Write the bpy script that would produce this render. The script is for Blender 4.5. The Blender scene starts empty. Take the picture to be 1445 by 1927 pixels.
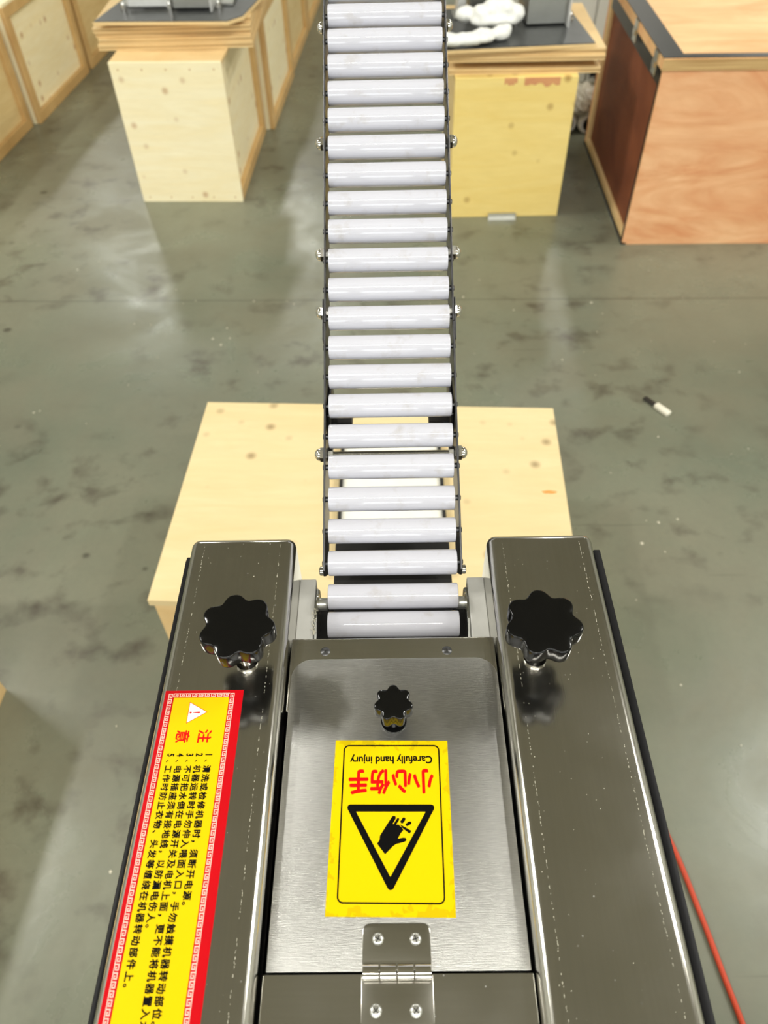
import bpy, bmesh, math, random
from mathutils import Vector, Matrix

random.seed(7)
SC = bpy.context.scene
COL = SC.collection

# ------------------------------------------------------------------ camera
FPX, CX, CY, CAM_H = 1420.0, 722.5, 963.5, 1.5          # focal length in pixels of the 1445x1927 frame
PITCH, ROLL, YAW = math.radians(48.8), math.radians(1.5), math.radians(-0.9)
FW = Vector((math.sin(YAW)*math.cos(PITCH), math.cos(YAW)*math.cos(PITCH), -math.sin(PITCH)))
_rt = Vector((math.cos(YAW), -math.sin(YAW), 0.0)); _up = _rt.cross(FW)
RT = math.cos(ROLL)*_rt - math.sin(ROLL)*_up
UP = math.cos(ROLL)*_up + math.sin(ROLL)*_rt
CAM = Vector((0, 0, CAM_H))
cam_d = bpy.data.cameras.new('camera')
cam = bpy.data.objects.new('camera', cam_d); COL.objects.link(cam)
m = Matrix((RT, UP, -FW)).transposed().to_4x4(); m.translation = CAM
cam.matrix_world = m
cam_d.sensor_fit = 'HORIZONTAL'; cam_d.sensor_width = 36.0; cam_d.lens = FPX/1445.0*36.0
cam_d.clip_start = 0.02; cam_d.clip_end = 100
cam_d.dof.use_dof = True; cam_d.dof.focus_distance = 0.60; cam_d.dof.aperture_fstop = 11.0
SC.camera = cam

# ------------------------------------------------------------------ world, exposure
W = bpy.data.worlds.new('world'); SC.world = W; W.use_nodes = True
W.node_tree.nodes['Background'].inputs[0].default_value = (0.55, 0.6, 0.62, 1)
W.node_tree.nodes['Background'].inputs[1].default_value = 0.4
SC.view_settings.view_transform = 'Standard'; SC.view_settings.look = 'None'
SC.view_settings.gamma = 1.0; SC.view_settings.use_curve_mapping = False
SC.view_settings.exposure = 0.0
LAMP_POWER = 82.0            # radiance of the lamp diffusers
CEIL_Z = 6.5

def on_z(x, y, z):
    """point where the ray through photo pixel (x, y) meets the level z"""
    d = FW + RT*((x-CX)/FPX) - UP*((y-CY)/FPX)
    return CAM + d*((z-CAM.z)/d.z)

# ------------------------------------------------------------------ materials
def srgb(r, g, b):
    f = lambda c: (c/255/12.92) if c <= 10 else ((c/255+0.055)/1.055)**2.4
    return (f(r), f(g), f(b), 1.0)

def new_mat(name):
    m = bpy.data.materials.new(name); m.use_nodes = True
    nt = m.node_tree; b = nt.nodes['Principled BSDF']
    return m, nt, b

def node(nt, kind, **kw):
    n = nt.nodes.new(kind)
    for k, v in kw.items():
        if k in n.inputs: n.inputs[k].default_value = v
        else: setattr(n, k, v)
    return n

def mixc(nt, fac, a, b, blend='MIX'):
    n = nt.nodes.new('ShaderNodeMix'); n.data_type = 'RGBA'; n.blend_type = blend
    for i, v in ((0, fac), (6, a), (7, b)):
        if hasattr(v, 'links'): nt.links.new(v, n.inputs[i])
        else: n.inputs[i].default_value = v
    return n.outputs[2]

def ramp(nt, val, p0, p1, c0=(0, 0, 0, 1), c1=(1, 1, 1, 1)):
    r = nt.nodes.new('ShaderNodeValToRGB')
    r.color_ramp.elements[0].position = p0; r.color_ramp.elements[1].position = p1
    r.color_ramp.elements[0].color = c0; r.color_ramp.elements[1].color = c1
    nt.links.new(val, r.inputs[0])
    return r.outputs[0]

def coords(nt, scale=(1, 1, 1), rot=(0, 0, 0), loc=(0, 0, 0), kind='Object'):
    t = nt.nodes.new('ShaderNodeTexCoord'); mp = nt.nodes.new('ShaderNodeMapping')
    mp.inputs['Scale'].default_value = scale; mp.inputs['Rotation'].default_value = rot
    mp.inputs['Location'].default_value = loc
    nt.links.new(t.outputs[kind], mp.inputs[0])
    return mp.outputs[0]

def noise(nt, vec, scale, detail=4, rough=0.55, dist=0.0):
    n = node(nt, 'ShaderNodeTexNoise', Scale=scale, Detail=detail, Roughness=rough, Distortion=dist)
    nt.links.new(vec, n.inputs['Vector'])
    return n.outputs[0]

def bump(nt, b, h, strength, dist=0.001):
    n = node(nt, 'ShaderNodeBump', Strength=strength, Distance=dist)
    nt.links.new(h, n.inputs['Height']); nt.links.new(n.outputs[0], b.inputs['Normal'])

def mapr(nt, val, a, b_, c, d):
    n = nt.nodes.new('ShaderNodeMapRange')
    for i, v in enumerate((a, b_, c, d)): n.inputs[i+1].default_value = v
    nt.links.new(val, n.inputs[0])
    return n.outputs[0]

def plain(name, col, rough=0.5, metal=0.0, coat=0.0, vary=0.06, vscale=40, spec=0.5):
    m, nt, b = new_mat(name)
    v = coords(nt); n = noise(nt, v, vscale)
    dark = tuple(c*(1-vary*2) for c in col[:3])+(1,)
    nt.links.new(mixc(nt, n, dark, tuple(min(1, c*(1+vary)) for c in col[:3])+(1,)), b.inputs['Base Color'])
    b.inputs['Roughness'].default_value = rough; b.inputs['Metallic'].default_value = metal
    b.inputs['Coat Weight'].default_value = coat; b.inputs['Specular IOR Level'].default_value = spec
    return m

def wood(name, light, dark, grain=(1.2, 1.2, 9), scale=3.0, knots=0.0, knot_col=srgb(176, 120, 66), rough=0.55, contrast=0.6, kscale=5.0, swirl=1.5):
    """sliced softwood / plywood veneer: stretched grain, broad tone patches, a few knots"""
    m, nt, b = new_mat(name)
    v = coords(nt, grain)
    g = noise(nt, v, scale, 5, 0.6, swirl)
    fine = noise(nt, coords(nt, tuple(c*6 for c in grain)), scale, 3)
    broad = noise(nt, coords(nt), 1.7, 2)
    c = mixc(nt, ramp(nt, g, 0.5-contrast/2, 0.5+contrast/2), dark, light)
    c = mixc(nt, mapr(nt, fine, 0.3, 0.7, 0.0, 0.16), c, tuple(x*0.72 for x in dark[:3])+(1,))
    c = mixc(nt, mapr(nt, broad, 0.35, 0.7, 0.0, 0.18), c, tuple(x*0.85 for x in dark[:3])+(1,))
    if knots > 0:
        vo = node(nt, 'ShaderNodeTexVoronoi', Scale=kscale, Randomness=0.9)
        nt.links.new(coords(nt), vo.inputs['Vector'])
        k = mapr(nt, vo.outputs['Distance'], 0.05, 0.20, knots, 0.0)
        c = mixc(nt, k, c, knot_col)
    nt.links.new(c, b.inputs['Base Color'])
    b.inputs['Roughness'].default_value = rough
    b.inputs['Specular IOR Level'].default_value = 0.3
    bump(nt, b, fine, 0.25, 0.002)
    return m

def steel(name, col, r0, r1, brush=(1, 1, 1), bscale=60, marks=0.0, bstr=0.06, streak=0.95):
    """stainless sheet: brushed lines as fine relief, dust specks, smears"""
    m, nt, b = new_mat(name)
    br = noise(nt, coords(nt, brush), bscale, 4, 0.65)
    sm = noise(nt, coords(nt), 9, 4, 0.6)
    c = mixc(nt, mapr(nt, br, 0.3, 0.7, 0.0, 1.0), tuple(x*streak for x in col[:3])+(1,), col)
    b.inputs['Metallic'].default_value = 1.0
    ro = mapr(nt, sm, 0.3, 0.7, r0, r1)
    nt.links.new(ro, b.inputs['Roughness'])
    if marks > 0:
        sp = node(nt, 'ShaderNodeTexVoronoi', Scale=130, Randomness=1.0)
        nt.links.new(coords(nt), sp.inputs['Vector'])
        patch = ramp(nt, noise(nt, coords(nt), 14, 3), 0.5, 0.62)
        k = mapr(nt, sp.outputs['Distance'], 0.04, 0.10, marks, 0.0)
        kk = node(nt, 'ShaderNodeMath', operation='MULTIPLY'); nt.links.new(k, kk.inputs[0]); nt.links.new(patch, kk.inputs[1])
        c = mixc(nt, kk.outputs[0], c, (0.8, 0.8, 0.75, 1))
        inv = node(nt, 'ShaderNodeMath', operation='SUBTRACT'); inv.inputs[0].default_value = 1.0
        nt.links.new(kk.outputs[0], inv.inputs[1]); nt.links.new(inv.outputs[0], b.inputs['Metallic'])
    nt.links.new(c, b.inputs['Base Color'])
    bump(nt, b, br, bstr, 0.0006)
    return m

M = {}
M['chrome'] = plain('chrome', (0.72, 0.70, 0.66, 1), 0.08, 1.0, vary=0.02)
M['bolt_steel'] = plain('bolt_steel', (0.55, 0.54, 0.50, 1), 0.2, 1.0, vary=0.1, vscale=300)
M['dark_steel'] = plain('dark_steel', (0.10, 0.10, 0.10, 1), 0.35, 0.9, vary=0.1)
M['plate_edge'] = plain('plate_steel', (0.11, 0.11, 0.115, 1), 0.35, 1.0, vary=0.1, vscale=120)
M['bar_steel'] = steel('bar_stainless_steel', (0.55, 0.535, 0.49, 1), 0.10, 0.20, (60, 1.2, 60), 8, 0.35, 0.05)
M['lid_steel'] = steel('brushed_stainless_lid', (0.47, 0.465, 0.44, 1), 0.315, 0.33, (6, 90, 60), 20, 0.25, 0.3, 0.72)
M['sheet_steel'] = steel('mirror_stainless_sheet', (0.57, 0.555, 0.51, 1), 0.12, 0.24, (2.5, 60, 60), 8, 0.3, 0.06)
M['black_plastic'] = plain('glossy_black_plastic', (0.003, 0.003, 0.003, 1), 0.10, 0.0, vary=0.1, spec=0.35)
M['rubber'] = plain('black_rubber', (0.008, 0.008, 0.009, 1), 0.45, 0.0, vary=0.15, vscale=200, spec=0.2)
M['black_paint_and_shade'] = plain('black_paint_and_shade', (0.012, 0.011, 0.010, 1), 0.6, 0.0, vary=0.2)  # also paints the shade in the machine's gaps and mouth
M['white_paint'] = plain('off_white_painted_sheet', srgb(240, 238, 226), 0.4)
M['swarf'] = plain('nylon_swarf', srgb(205, 200, 180), 0.6)

def nylon():
    m, nt, b = new_mat('white_nylon')
    v = coords(nt)
    oi = nt.nodes.new('ShaderNodeObjectInfo')
    add = nt.nodes.new('ShaderNodeVectorMath'); add.operation = 'ADD'
    nt.links.new(v, add.inputs[0])
    mul = nt.nodes.new('ShaderNodeVectorMath'); mul.operation = 'SCALE'; mul.inputs[3].default_value = 7.0
    nt.links.new(oi.outputs['Location'], mul.inputs[0]); nt.links.new(mul.outputs[0], add.inputs[1])
    d = ramp(nt, noise(nt, add.outputs[0], 45, 5, 0.6), 0.56, 0.74)
    f = mapr(nt, d, 0, 1, 0.0, 0.45)
    nt.links.new(mixc(nt, f, (0.53, 0.53, 0.58, 1), (0.36, 0.32, 0.27, 1)), b.inputs['Base Color'])
    b.inputs['Roughness'].default_value = 0.07
    b.inputs['Subsurface Weight'].default_value = 0.12
    b.inputs['Subsurface Radius'].default_value = (0.01, 0.01, 0.01)
    b.inputs['Subsurface Scale'].default_value = 0.3
    return m
M['nylon'] = nylon()
M['nylon_block'] = plain('off_white_nylon_block', (0.56, 0.555, 0.52, 1), 0.35, vary=0.06, vscale=90)

def floor_mat():
    m, nt, b = new_mat('worn_painted_concrete')
    v = coords(nt)
    big = noise(nt, v, 0.9, 5, 0.6)
    mid = noise(nt, v, 3.2, 6, 0.62, 0.4)
    fine = noise(nt, v, 60, 3, 0.6)
    c = mixc(nt, mapr(nt, big, 0.35, 0.68, 0, 1), srgb(104, 110, 94), srgb(130, 132, 113))
    c = mixc(nt, mapr(nt, mid, 0.35, 0.65, 0.4, 0.0), c, srgb(112, 103, 82))
    c = mixc(nt, mapr(nt, fine, 0.3, 0.7, 0.0, 0.12), c, srgb(84, 86, 76))
    # brown grime blotches gathered in patches
    area = ramp(nt, noise(nt, coords(nt, loc=(3.1, 1.7, 0)), 1.5, 3, 0.5), 0.40, 0.58)
    blot = ramp(nt, noise(nt, coords(nt, (1, 1.15, 1), loc=(9, 4, 0)), 9, 4, 0.55, 0.15), 0.53, 0.74)
    mu = node(nt, 'ShaderNodeMath', operation='MULTIPLY'); nt.links.new(area, mu.inputs[0]); nt.links.new(blot, mu.inputs[1])
    c = mixc(nt, mapr(nt, mu.outputs[0], 0, 1, 0, 0.8), c, srgb(62, 52, 42))
    # round dark drips
    vo = node(nt, 'ShaderNodeTexVoronoi', Scale=5.5, Randomness=1.0); nt.links.new(coords(nt, (1, 1.2, 1)), vo.inputs['Vector'])
    sz = node(nt, 'ShaderNodeSeparateColor'); nt.links.new(vo.outputs['Color'], sz.inputs[0])
    rad = mapr(nt, sz.outputs[0], 0.30, 1.0, 0.0, 0.13)
    df = node(nt, 'ShaderNodeMath', operation='SUBTRACT'); nt.links.new(rad, df.inputs[0]); nt.links.new(vo.outputs['Distance'], df.inputs[1])
    k = mapr(nt, df.outputs[0], 0.0, 0.05, 0.0, 0.75)
    c = mixc(nt, k, c, srgb(58, 55, 45))
    # thin scratches
    for rz, off in ((0.5, 0.0), (-0.7, 5.0)):
        sc = ramp(nt, noise(nt, coords(nt, (1.0, 26, 1), (0, 0, rz), (off, off, 0)), 1.6, 2, 0.5), 0.72, 0.78)
        c = mixc(nt, mapr(nt, sc, 0, 1, 0, 0.45), c, srgb(66, 62, 50))
    # saw-cut joint across the bay
    sep = node(nt, 'ShaderNodeSeparateXYZ'); nt.links.new(coords(nt, rot=(0, 0, 0.022)), sep.inputs[0])
    d = node(nt, 'ShaderNodeMath', operation='SUBTRACT'); nt.links.new(sep.outputs[1], d.inputs[0]); d.inputs[1].default_value = 2.30
    ab = node(nt, 'ShaderNodeMath', operation='ABSOLUTE'); nt.links.new(d.outputs[0], ab.inputs[0])
    c = mixc(nt, mapr(nt, ab.outputs[0], 0.001, 0.005, 0.55, 0), c, srgb(60, 58, 48))
    nt.links.new(c, b.inputs['Base Color'])
    nt.links.new(mapr(nt, mid, 0.35, 0.7, 0.42, 0.21), b.inputs['Roughness'])
    bump(nt, b, mid, 0.12, 0.01)
    return m
M['floor'] = floor_mat()
M['ceiling'] = plain('dull_ceiling_sheet', srgb(190, 184, 170), 0.8, vary=0.1, vscale=1)
M['wall'] = plain('pale_wall_paint', srgb(205, 205, 196), 0.8, vary=0.04, vscale=1)

PALE, PALED = srgb(254, 246, 214), srgb(247, 230, 182)
M['pale_ply'] = wood('pale_poplar_plywood', PALE, PALED, (1, 1, 7), 2.0, 0.75, kscale=11)
M['top_ply'] = wood('pale_poplar_sheet', srgb(232, 211, 166), srgb(221, 197, 145), (1, 6, 1), 2.0, 0.6, srgb(110, 84, 50), kscale=13.0)
M['yellow_ply'] = wood('yellow_pine_plywood', srgb(248, 226, 150), srgb(238, 208, 122), (1, 1, 6), 2.0, 0.75, srgb(150, 100, 40), kscale=11)
M['crate_ply'] = wood('crate_plywood', srgb(238, 218, 168), srgb(214, 184, 124), (1, 1, 5), 2.2, 0.4, kscale=3.5)
M['batten'] = wood('pine_batten', srgb(224, 192, 134), srgb(192, 152, 96), (1, 1, 1), 4.0, 0.4, kscale=7)
M['ply_edge'] = wood('plywood_edge', srgb(226, 194, 136), srgb(166, 128, 78), (0.4, 0.4, 30), 7.0, 0.15, contrast=0.35, swirl=0.2)
M['end_grain'] = wood('tan_board', srgb(238, 212, 160), srgb(222, 186, 128), (1, 1, 4), 3.0, 0.2)
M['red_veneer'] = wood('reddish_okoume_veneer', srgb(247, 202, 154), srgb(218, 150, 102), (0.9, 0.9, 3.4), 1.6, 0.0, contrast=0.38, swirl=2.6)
M['red_shaded'] = wood('shaded_red_veneer', srgb(150, 88, 58), srgb(108, 58, 38), (0.9, 0.9, 1.5), 1.8, 0.0, contrast=0.5, swirl=2.0)  # the red veneer with the shade of the crate's sides in its colour
M['lid_veneer'] = wood('light_red_veneer', srgb(250, 212, 158), srgb(226, 164, 108), (0.9, 3.4, 0.9), 1.3, 0.0, contrast=0.45, swirl=2.4)
M['black_strip'] = plain('black_metal_strip', (0.02, 0.019, 0.018, 1), 0.3, 0.6, vary=0.2)
M['black_sheet'] = plain('black_rubber_sheet', (0.05, 0.053, 0.052, 1), 0.35, 0.0, vary=0.3, vscale=25)
M['machine_grey'] = plain('satin_stainless', (0.42, 0.42, 0.39, 1), 0.35, 1.0, vary=0.1, vscale=20)
M['machine_light'] = plain('light_aluminium', (0.75, 0.75, 0.73, 1), 0.45, 0.6)
M['cotton'] = plain('white_cotton', srgb(238, 238, 232), 0.9, vary=0.1, vscale=120)
M['film'] = plain('stretch_film', srgb(196, 188, 170), 0.3, vary=0.15, vscale=30)
M['bristle'] = plain('black_bristle', (0.004, 0.004, 0.005, 1), 0.8)
M['orange'] = plain('orange_sheath', srgb(190, 62, 28), 0.45)
M['galv'] = plain('galvanised_strip', (0.7, 0.7, 0.66, 1), 0.3, 0.9)
M['knife_body'] = plain('white_plastic_handle', srgb(226, 222, 204), 0.5)
M['print_black'] = plain('black_print', (0.004, 0.004, 0.004, 1), 0.35, vary=0.0, spec=0.08)
M['print_red'] = plain('red_print', srgb(208, 8, 10), 0.35, vary=0.0, spec=0.2)
M['print_white'] = plain('white_print', srgb(238, 236, 230), 0.35, vary=0.0, spec=0.2)
M['print_pink'] = plain('pale_key_print', srgb(246, 190, 176), 0.35, vary=0.0, spec=0.2)
M['print_yellow'] = plain('yellow_print', srgb(226, 190, 0), 0.3, vary=0.02, spec=0.25)
M['red_vinyl'] = plain('red_vinyl', srgb(188, 3, 16), 0.3, vary=0.03, spec=0.25)

def yellow_vinyl():
    m, nt, b = new_mat('stained_yellow_vinyl')
    v = coords(nt)
    sep = node(nt, 'ShaderNodeSeparateXYZ'); nt.links.new(coords(nt, kind='Generated'), sep.inputs[0])
    def edge(o):
        a = node(nt, 'ShaderNodeMath', operation='SUBTRACT'); nt.links.new(o, a.inputs[0]); a.inputs[1].default_value = 0.5
        c = node(nt, 'ShaderNodeMath', operation='ABSOLUTE'); nt.links.new(a.outputs[0], c.inputs[0])
        return c.outputs[0]
    mx = node(nt, 'ShaderNodeMath', operation='MAXIMUM'); nt.links.new(edge(sep.outputs[0]), mx.inputs[0]); nt.links.new(edge(sep.outputs[1]), mx.inputs[1])
    n = noise(nt, v, 150, 3, 0.5, 0.6)
    s = node(nt, 'ShaderNodeMath', operation='ADD'); nt.links.new(mx.outputs[0], s.inputs[0]); nt.links.new(mapr(nt, n, 0.3, 0.7, -0.06, 0.06), s.inputs[1])
    k = mapr(nt, s.outputs[0], 0.478, 0.488, 0.0, 0.6)
    nt.links.new(mixc(nt, k, srgb(226, 192, 0), srgb(184, 160, 4)), b.inputs['Base Color'])
    b.inputs['Roughness'].default_value = 0.28; b.inputs['Specular IOR Level'].default_value = 0.25
    return m
M['yellow_vinyl'] = yellow_vinyl()

def lamp_mat():
    m, nt, b = new_mat('lit_lamp_diffuser')
    b.inputs['Base Color'].default_value = (0.9, 0.9, 0.9, 1)
    b.inputs['Emission Color'].default_value = (1.0, 0.985, 0.93, 1)
    b.inputs['Emission Strength'].default_value = LAMP_POWER
    return m
M['lamp'] = lamp_mat()
M['fill_glow'] = lamp_mat(); M['fill_glow'].name = 'fill_window_glow'  # glow of the added fill windows
M['fill_glow'].node_tree.nodes['Principled BSDF'].inputs['Emission Color'].default_value = (0.93, 0.97, 1.0, 1)
M['fill_glow'].node_tree.nodes['Principled BSDF'].inputs['Emission Strength'].default_value = 4.5

# ------------------------------------------------------------------ mesh helpers
class MB:
    def __init__(s): s.v = []; s.f = []
    def add(s, vs, fs):
        o = len(s.v); s.v += [tuple(p) for p in vs]; s.f += [tuple(i+o for i in f) for f in fs]; return s
    def box(s, x0, x1, y0, y1, z0, z1):
        return s.add([(x0,y0,z0),(x1,y0,z0),(x1,y1,z0),(x0,y1,z0),(x0,y0,z1),(x1,y0,z1),(x1,y1,z1),(x0,y1,z1)],
                     [(3,2,1,0),(4,5,6,7),(0,1,5,4),(1,2,6,5),(2,3,7,6),(3,0,4,7)])
    def lathe(s, p0, axis, prof, n=24):
        """prof: list of (distance along axis, radius); closed at both ends"""
        p0 = Vector(p0); a = Vector(axis).normalized()
        u = a.orthogonal().normalized(); w = a.cross(u)
        vs = []; fs = []
        for t, r in prof:
            for k in range(n):
                q = 2*math.pi*k/n
                vs.append(p0 + a*t + (u*math.cos(q) + w*math.sin(q))*r)
        L = len(prof)
        for i in range(L-1):
            for k in range(n):
                fs.append((i*n+k, i*n+(k+1) % n, (i+1)*n+(k+1) % n, (i+1)*n+k))
        fs.append(tuple(range(n))[::-1]); fs.append(tuple((L-1)*n+k for k in range(n)))
        return s.add(vs, fs)
    def cyl(s, p0, p1, r, n=20):
        d = Vector(p1)-Vector(p0)
        return s.lathe(p0, d, [(0, r), (d.length, r)], n)
    def prism(s, poly, z0, z1):
        n = len(poly)
        return s.add([(x, y, z0) for x, y in poly]+[(x, y, z1) for x, y in poly],
                     [tuple(range(n))[::-1], tuple(range(n, 2*n))]+[(i, (i+1) % n, n+(i+1) % n, n+i) for i in range(n)])
    def prism_x(s, poly, x0, x1):
        n = len(poly)
        return s.add([(x0, y, z) for y, z in poly]+[(x1, y, z) for y, z in poly],
                     [tuple(range(n))[::-1], tuple(range(n, 2*n))]+[(i, (i+1) % n, n+(i+1) % n, n+i) for i in range(n)])
    def tube(s, pts, r, n=10):
        pts = [Vector(p) for p in pts]; vs = []; fs = []
        for i, p in enumerate(pts):
            t = (pts[min(i+1, len(pts)-1)]-pts[max(i-1, 0)]).normalized()
            u = t.cross(Vector((0, 0, 1))); u = u.normalized() if u.length > 1e-4 else t.orthogonal().normalized()
            w = u.cross(t)
            for k in range(n):
                q = 2*math.pi*k/n; vs.append(p + (u*math.cos(q)+w*math.sin(q))*r)
        for i in range(len(pts)-1):
            for k in range(n):
                fs.append((i*n+k, i*n+(k+1) % n, (i+1)*n+(k+1) % n, (i+1)*n+k))
        fs.append(tuple(range(n))[::-1]); fs.append(tuple((len(pts)-1)*n+k for k in range(n)))
        return s.add(vs, fs)
    def mesh(s, name, off=(0, 0, 0), bevel=0.0, seg=2, smooth=None, mod=None):
        me = bpy.data.meshes.new(name)
        o = Vector(off)
        me.from_pydata([Vector(p)-o for p in s.v], [], s.f); me.update()
        bm = bmesh.new(); bm.from_mesh(me)
        if bevel > 0:
            bmesh.ops.remove_doubles(bm, verts=bm.verts, dist=1e-6)
        bmesh.ops.recalc_face_normals(bm, faces=bm.faces)
        if bevel > 0:
            ed = [e for e in bm.edges if len(e.link_faces) == 2 and e.calc_face_angle() > 0.6]
            bmesh.ops.bevel(bm, geom=ed, offset=bevel, offset_type='OFFSET', segments=seg, profile=0.5, affect='EDGES', clamp_overlap=True)
        bm.to_mesh(me); bm.free()
        if smooth:
            for p in me.polygons: p.use_smooth = True
            me.set_sharp_from_angle(angle=math.radians(smooth))
        return me

ORI = {}      # world origin of an object whose meshes are written in world coordinates
def thing(name, label, cat, loc=(0, 0, 0), rz=0.0, group=None):
    o = bpy.data.objects.new(name, None); COL.objects.link(o)
    o.empty_display_size = 0.05
    o.location = loc; o.rotation_euler = (0, 0, rz)
    o['label'] = label; o['category'] = cat
    if group: o['group'] = group
    ORI[o.name] = Vector(loc)
    return o

def part(mb, name, mat, parent, label=None, bevel=0.0, seg=2, smooth=None, local=False, kind=None):
    """child mesh; coordinates in mb are world ones (or the thing's own when local)"""
    off = Vector((0, 0, 0)) if local else ORI.get(parent.name, Vector((0, 0, 0)))
    me = mb.mesh(name, off, bevel, seg, smooth)
    me.materials.append(M[mat] if isinstance(mat, str) else mat)
    o = bpy.data.objects.new(name, me); COL.objects.link(o); o.parent = parent
    ORI[o.name] = off
    if label: o['label'] = label
    if kind: o['kind'] = kind
    return o

def single(mb, name, mat, label, cat, loc, group=None, kind=None, **kw):
    me = mb.mesh(name, loc, **kw); me.materials.append(M[mat])
    o = bpy.data.objects.new(name, me); COL.objects.link(o); o.location = loc
    if kind: o['kind'] = kind
    if label: o['label'] = label
    if cat: o['category'] = cat
    if group: o['group'] = group
    return o

def clone(src, parent, loc=None):
    c = src.copy(); COL.objects.link(c); c.parent = parent
    if loc is not None: c.location = loc
    for ch in [x for x in COL.objects if x.parent == src]:
        d = ch.copy(); COL.objects.link(d); d.parent = c
    return c

# ------------------------------------------------------------------ the hall
def structure(mb, name, mat):
    me = mb.mesh(name); me.materials.append(M[mat])
    o = bpy.data.objects.new(name, me); COL.objects.link(o); o['kind'] = 'structure'
    return o
structure(MB().box(-9, 9, -8, 18, -0.1, 0), 'floor', 'floor')
structure(MB().box(-9, 9, -8, 18, CEIL_Z, CEIL_Z+0.1), 'ceiling', 'ceiling')
structure(MB().box(-9.1, -9, -8, 18, 0, CEIL_Z), 'wall_left', 'wall')
structure(MB().box(9, 9.1, -8, 18, 0, CEIL_Z), 'wall_right', 'wall')
structure(MB().box(-9, 9, 18, 18.1, 0, CEIL_Z), 'wall_back', 'wall')
structure(MB().box(-9, 9, -8.1, -8, 0, CEIL_Z), 'wall_front', 'wall')

# ceiling lamps
def lamp(x, y, lx, ly):
    t = thing('ceiling_lamp', 'long lit lamp with a white diffuser under the hall ceiling', 'lamp', (x, y, CEIL_Z), 0, 'ceiling lamps of the hall')
    part(MB().box(-lx/2-.03, lx/2+.03, -ly/2-.03, ly/2+.03, -0.09, 0), 'housing', 'white_paint', t, local=True)
    part(MB().add([(-lx/2, -ly/2, -.095), (lx/2, -ly/2, -.095), (lx/2, ly/2, -.095), (-lx/2, ly/2, -.095)], [(3, 2, 1, 0)]), 'diffuser', 'lamp', t, local=True)
for x in (-5.4, -2.7, 0.0, 2.7, 5.4): lamp(x, -3.0, 2.4, 0.22)
for x in (-6.5, -4.4, 4.4, 6.5): lamp(x, 2.6, 0.4, 1.6)  # unseen side lamps, kept for the light on sideways faces
for x in (-4.8, -1.75, 3.5, 6.3): lamp(x, 13.3, 0.45, 1.4)
# unseen windows, added as soft fill light from behind the camera
def fill_window(n, x):
    w_ = structure(MB().add([(x-2.2, -7.99, 1.2), (x+2.2, -7.99, 1.2), (x+2.2, -7.99, 3.8), (x-2.2, -7.99, 3.8)], [(0, 1, 2, 3)]), 'fill_window_%d' % n, 'fill_glow')
    fr = MB()
    for a_, b__ in ((x-2.25, x-2.15), (x-.04, x+.04), (x+2.15, x+2.25)): fr.box(a_, b__, -8, -7.94, 1.15, 3.85)
    for a_, b__ in ((1.15, 1.25), (2.46, 2.54), (3.75, 3.85)): fr.box(x-2.25, x+2.25, -8, -7.945, a_, b__)
    me = fr.mesh('fill_window_frame'); me.materials.append(M['white_paint'])
    o_ = bpy.data.objects.new('fill_window_frame', me); COL.objects.link(o_); o_.parent = w_
for n, x in enumerate((-5.6, 0.0, 5.6)): fill_window(n+1, x)

# ================================================================== the machine
ZB, ZL = 1.005, 0.990                 # top of the side housings, top of the lid
LX0, LX1, RX0, RX1 = -0.1705, -0.0815, 0.0798, 0.1688
YEND, YBACK = 0.408, -0.42
mach = thing('feeding_machine', 'stainless steel machine with two side housings, hinged lid and black star knobs', 'machine', (0, 0, 0))

# cabinet under the head
part(MB().box(-0.155, 0.155, -0.40, 0.385, 0.08, 0.935), 'cabinet', 'black_paint_and_shade', mach, 'inner frame and cabinet under the housings, black for the shade in the gaps', bevel=0.004)  # black paints the deep shade seen beside the lid
for x in (-0.157, 0.155):
    part(MB().box(x, x+.002, -0.395, 0.380, 0.09, 0.795), 'side_cover', 'machine_grey', mach, 'satin steel cabinet cover', bevel=.0006)
for x in (-0.13, 0.13):
    for y in (-0.36, 0.34):
        part(MB().lathe((x, y, 0), (0, 0, 1), [(0, .03), (.015, .03), (.02, .012), (.085, .012)], 20), 'foot', 'dark_steel', mach, smooth=40)

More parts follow.
